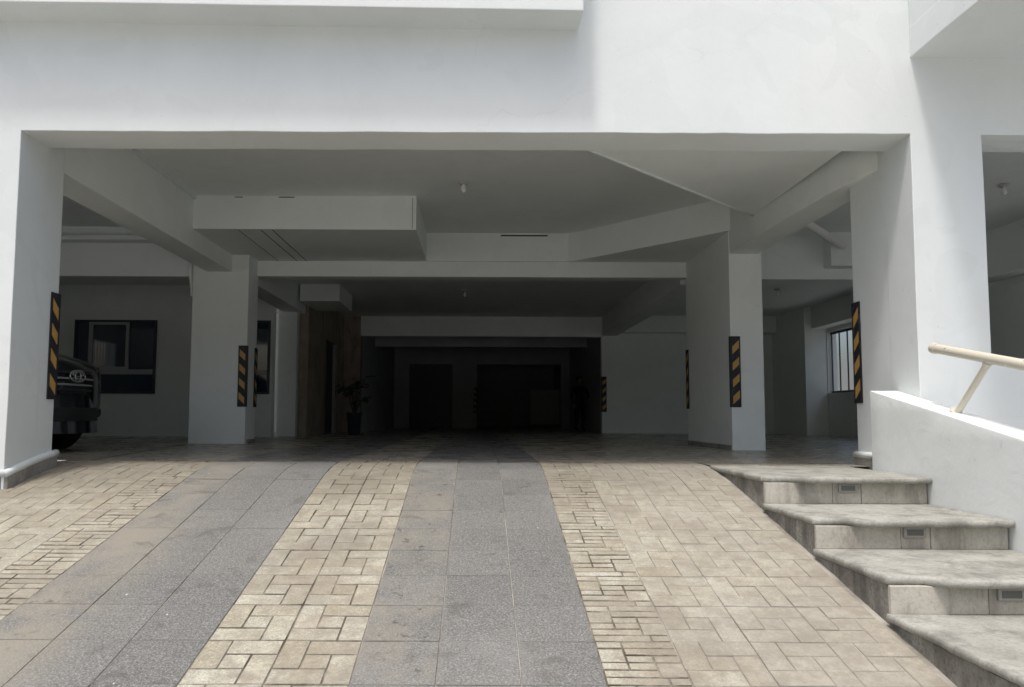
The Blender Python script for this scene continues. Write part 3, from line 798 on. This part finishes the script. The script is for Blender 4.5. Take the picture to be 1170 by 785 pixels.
# ------------------------------------------------------------------ parked car
def make_car():
    # local frame: nose towards +x, y to the car's left, wheels on z = 0
    th = math.radians(-12)
    car = empty('parked_car', (-5.13, 9.55, 0), 'black sport utility car parked half hidden behind the left pillar', 'car', None, th)
    car.scale = (1.04, 1.04, 1.2)
    bpy.context.view_layer.update()
    def add(mb, name, mat, sm=45, parent=None, **kw):
        o = mb.build(name, mat, **kw); o.parent = parent or car
        if sm: smooth_angle(o, sm)
        return o
    def nx(y): return -.52 * (abs(y) / .9) ** 2.3          # plan curve of the nose
    S = [(0.00, .26, .40, .74, .86), (-.04, .42, .36, .80, .915), (-.11, .60, .33, .86, .965), (-.22, .74, .31, .905, 1.01), (-.38, .84, .30, .95, 1.05),
         (-.60, .90, .30, .985, 1.095), (-1.0, .92, .31, 1.02, 1.16), (-1.35, .925, .33, 1.04, 1.2), (-2.0, .925, .33, 1.05, 1.22), (-3.2, .92, .34, 1.06, 1.22),
         (-4.2, .90, .36, 1.06, 1.2), (-4.62, .84, .44, 1.0, 1.12)]
    vs = []; fs = []
    def section(x, hw, zb, zs, zt):
        half = [(0, zb), (hw * .7, zb), (hw * .93, zb + .05), (hw, zb + .2), (hw * 1.005, (zb + zs) / 2 + .05), (hw * .985, zs - .06), (hw * .93, zs + .01), (hw * .78, zs + (zt - zs) * .55), (hw * .4, zt - .012), (0, zt)]
        return [(x, p[0], p[1]) for p in half] + [(x, -p[0], p[1]) for p in half[-2:0:-1]]
    rings = [section(*s_) for s_ in S]; n = len(rings[0])
    for r_ in rings: vs += r_
    for i in range(len(rings) - 1):
        for j in range(n): fs.append((i * n + j, i * n + (j + 1) % n, (i + 1) * n + (j + 1) % n, (i + 1) * n + j))
    fs.append(tuple(range(n))); fs.append(tuple((len(rings) - 1) * n + j for j in range(n)))
    m = MB(); m.add(vs, fs); add(m, 'body', 'carpaint', 70)
    zt = 1.66
    m = MB(); m.add([(-1.2, -.8, 1.12), (-1.2, .8, 1.12), (-4.5, .78, 1.12), (-4.5, -.78, 1.12), (-2.05, -.62, zt), (-2.05, .62, zt), (-4.2, .62, zt - .03), (-4.2, -.62, zt - .03)],
          [(0, 1, 5, 4), (1, 2, 6, 5), (2, 3, 7, 6), (3, 0, 4, 7), (4, 5, 6, 7), (0, 3, 2, 1)]); add(m, 'cabin', 'carpaint', 45, bevel=.06)
    m = MB(); m.add([(-1.22, -.70, 1.22), (-1.22, .70, 1.22), (-1.90, .575, 1.64), (-1.90, -.575, 1.64)], [(0, 1, 2, 3)]); add(m, 'windscreen', 'glass', 0, fix=False)
    def wrap(y0, y1, z0, z1, off, thick, name, mat, parent=None, n_=14, bev=.006):   # a panel that follows the nose curve
        m = MB(); v = []; f = []
        for q in range(n_ + 1):
            yy = y0 + (y1 - y0) * q / n_; xx = nx(yy) + off
            v += [(xx, yy, z0), (xx + thick, yy, z0), (xx + thick * .75, yy, z1), (xx, yy, z1)]
        for q in range(n_):
            for a in range(4): f.append((4 * q + a, 4 * q + (a + 1) % 4, 4 * q + 4 + (a + 1) % 4, 4 * q + 4 + a))
        f += [(0, 1, 2, 3), tuple(4 * n_ + a for a in (3, 2, 1, 0))]
        m.add(v, f); return add(m, name, mat, 50, parent)
    bumper = wrap(-.93, .93, .20, .60, -.10, .17, 'bumper', 'carpaint', n_=24)
    wrap(-.5, .5, .33, .47, -.02, .10, 'lower_intake', 'carplastic')
    gr_ = wrap(-.58, .58, .62, .86, -.06, .08, 'grille', 'carplastic')
    for zz, mt in ((.655, 'darkalu'), (.71, 'alu'), (.775, 'alu'), (.835, 'darkalu')):
        m = MB(); m.tube([(nx(y_ * .05) + .025, y_ * .05, zz) for y_ in range(-12, 13)], .010, 8); add(m, 'grille_bar', mt, parent=gr_)
    for sgn in (1, -1):
        m = MB(); m.prism([(-1.75, 1.2), (-4.2, 1.2), (-4.1, 1.57), (-2.2, 1.57)], 'y', sgn * .70, sgn * .79); add(m, 'side_window', 'glass', 0)
        hl = wrap(sgn * .60, sgn * .86, .74, .87, -.05, .07, 'headlight', 'carplastic', n_=8)
        for yy, rr in ((.66, .048), (.77, .044)):
            m = MB(); m.lathe([(rr, 0), (rr, .02), (rr * .7, .034), (.004, .04)], (nx(yy) + .005, sgn * yy, .805), 16, 'x'); add(m, 'lens', 'lens', 80, hl)
        m = MB(); m.lathe([(.05, 0), (.055, .02), (.045, .03)], (nx(.66) + .05, sgn * .66, .42), 14, 'x'); add(m, 'fog_lamp', 'lens')
        m = MB().box(-1.55, -1.35, sgn * .93 - .09, sgn * .93 + .09, 1.08, 1.23); add(m, 'mirror', 'carpaint', 45, bevel=.03)
    # oval badge of three crossing rings
    m = MB()
    for rx, rz2, cz in ((.125, .060, 0), (.045, .056, 0), (.085, .026, .02)):
        m.tube([(nx(rx * math.cos(q)) + .045, rx * math.cos(q), .80 + cz + rz2 * math.sin(q)) for q in (2 * math.pi * i / 28 for i in range(29))], .010, 6, caps=False)
    add(m, 'emblem', 'badge')
    for xx in (-.98, -3.65):
        for sgn in (1, -1):
            m = MB(); m.lathe([(.24, -.11), (.33, -.115), (.365, -.09), (.37, 0), (.365, .09), (.33, .115), (.24, .11)], (xx, sgn * .80, .37), 32, 'y'); wl = add(m, 'wheel', 'tyre')
            m = MB(); m.lathe([(.05, -.118), (.24, -.10), (.245, .10), (.05, .118)], (xx, sgn * .80, .37), 24, 'y'); add(m, 'rim', 'rim', parent=wl)
            m = MB(); m.lathe([(.41, -.13), (.42, .02), (.415, .12)], (xx, sgn * .81, .40), 28, 'y'); add(m, 'wheel_arch', 'carplastic')
    return car
make_car()

# ------------------------------------------------------------------ person in the dark rear of the garage
def make_person():
    P = empty('person', (3.25, 24.3, 0), 'person in dark clothes standing in the unlit rear, elbow out', 'person', None, math.radians(20)); bpy.context.view_layer.update()
    J = {'pelvis': (0, 0, .95, .15, .11), 'waist': (0, 0, 1.10, .14, .10), 'chest': (0, 0, 1.32, .17, .115), 'neck0': (0, 0, 1.47, .09, .075), 'neck': (0, -.01, 1.54, .055, .055),
         'hl': (.09, 0, .90, .088, .09), 'kl': (.12, -.01, .50, .06, .062), 'al': (.13, .02, .09, .042, .045), 'tl': (.15, -.13, .04, .04, .03),
         'hr': (-.09, 0, .90, .088, .09), 'kr': (-.10, -.02, .50, .06, .062), 'ar': (-.11, .02, .09, .042, .045), 'tr': (-.13, -.13, .04, .04, .03),
         'sl': (.19, 0, 1.42, .065, .065), 'el': (.37, .05, 1.18, .044, .044), 'wl': (.20, -.09, 1.02, .03, .03),
         'sr': (-.19, 0, 1.42, .065, .065), 'er': (-.26, .03, 1.14, .044, .044), 'wr': (-.25, -.06, .90, .03, .03)}
    E_ = [('pelvis', 'waist'), ('waist', 'chest'), ('chest', 'neck0'), ('neck0', 'neck'), ('pelvis', 'hl'), ('hl', 'kl'), ('kl', 'al'), ('al', 'tl'), ('pelvis', 'hr'), ('hr', 'kr'), ('kr', 'ar'), ('ar', 'tr'),
          ('chest', 'sl'), ('sl', 'el'), ('el', 'wl'), ('chest', 'sr'), ('sr', 'er'), ('er', 'wr')]
    def skin(name, J, E_, root, mat, parent, sub_=1):
        ks = list(J); me = bpy.data.meshes.new(name); me.from_pydata([J[k][:3] for k in ks], [(ks.index(a), ks.index(b)) for a, b in E_], [])
        o = bpy.data.objects.new(name, me); C.objects.link(o); o.parent = parent
        bm = bmesh.new(); bm.from_mesh(me); ly = bm.verts.layers.skin.verify(); bm.verts.ensure_lookup_table()
        for k, v in zip(ks, bm.verts): v[ly].radius = J[k][3:5]; v[ly].use_root = (k == root)
        bm.to_mesh(me); bm.free()
        o.modifiers.new('skin', 'SKIN').use_smooth_shade = True; s_ = o.modifiers.new('sub', 'SUBSURF'); s_.levels = s_.render_levels = sub_
        me.materials.append(M[mat]); return o
    body = skin('body', J, E_, 'pelvis', 'cloth', P, 2)
    hd = skin('head', {'a': (0, -.01, 1.52, .05, .05), 'b': (0, -.015, 1.60, .062, .07), 'c': (0, -.01, 1.68, .076, .09), 'd': (0, 0, 1.745, .05, .065), 'n': (0, -.105, 1.655, .012, .014)},
              [('a', 'b'), ('b', 'c'), ('c', 'd'), ('c', 'n')], 'b', 'skin', P, 2)
    skin('hair', {'a': (0, .03, 1.70, .078, .085), 'b': (0, .015, 1.755, .06, .075), 'c': (0, .05, 1.63, .06, .05)}, [('a', 'b'), ('a', 'c')], 'a', 'hair', P, 2)
    for w_, s in (('wl', 1), ('wr', -1)):
        x, y, z = J[w_][:3]; JJ = {'w': (x, y, z, .028, .02), 'p': (x - .02 * s, y - .03, z - .07, .035, .016)}; EE = [('w', 'p')]
        for i, (dx, ln) in enumerate(((-.03, .07), (-.01, .085), (.01, .08), (.03, .06))):
            JJ['a%d' % i] = (x - .02 * s + dx, y - .035, z - .10, .009, .009); JJ['b%d' % i] = (x - .02 * s + dx, y - .045, z - .10 - ln * .6, .008, .008); JJ['c%d' % i] = (x - .02 * s + dx, y - .03, z - .10 - ln, .007, .007)
            EE += [('p', 'a%d' % i), ('a%d' % i, 'b%d' % i), ('b%d' % i, 'c%d' % i)]
        JJ['t'] = (x - .06 * s, y - .05, z - .06, .01, .01); JJ['u'] = (x - .07 * s, y - .06, z - .10, .008, .008); EE += [('w', 't'), ('t', 'u')]
        skin('hand', JJ, EE, 'w', 'skin', P, 1)
make_person()
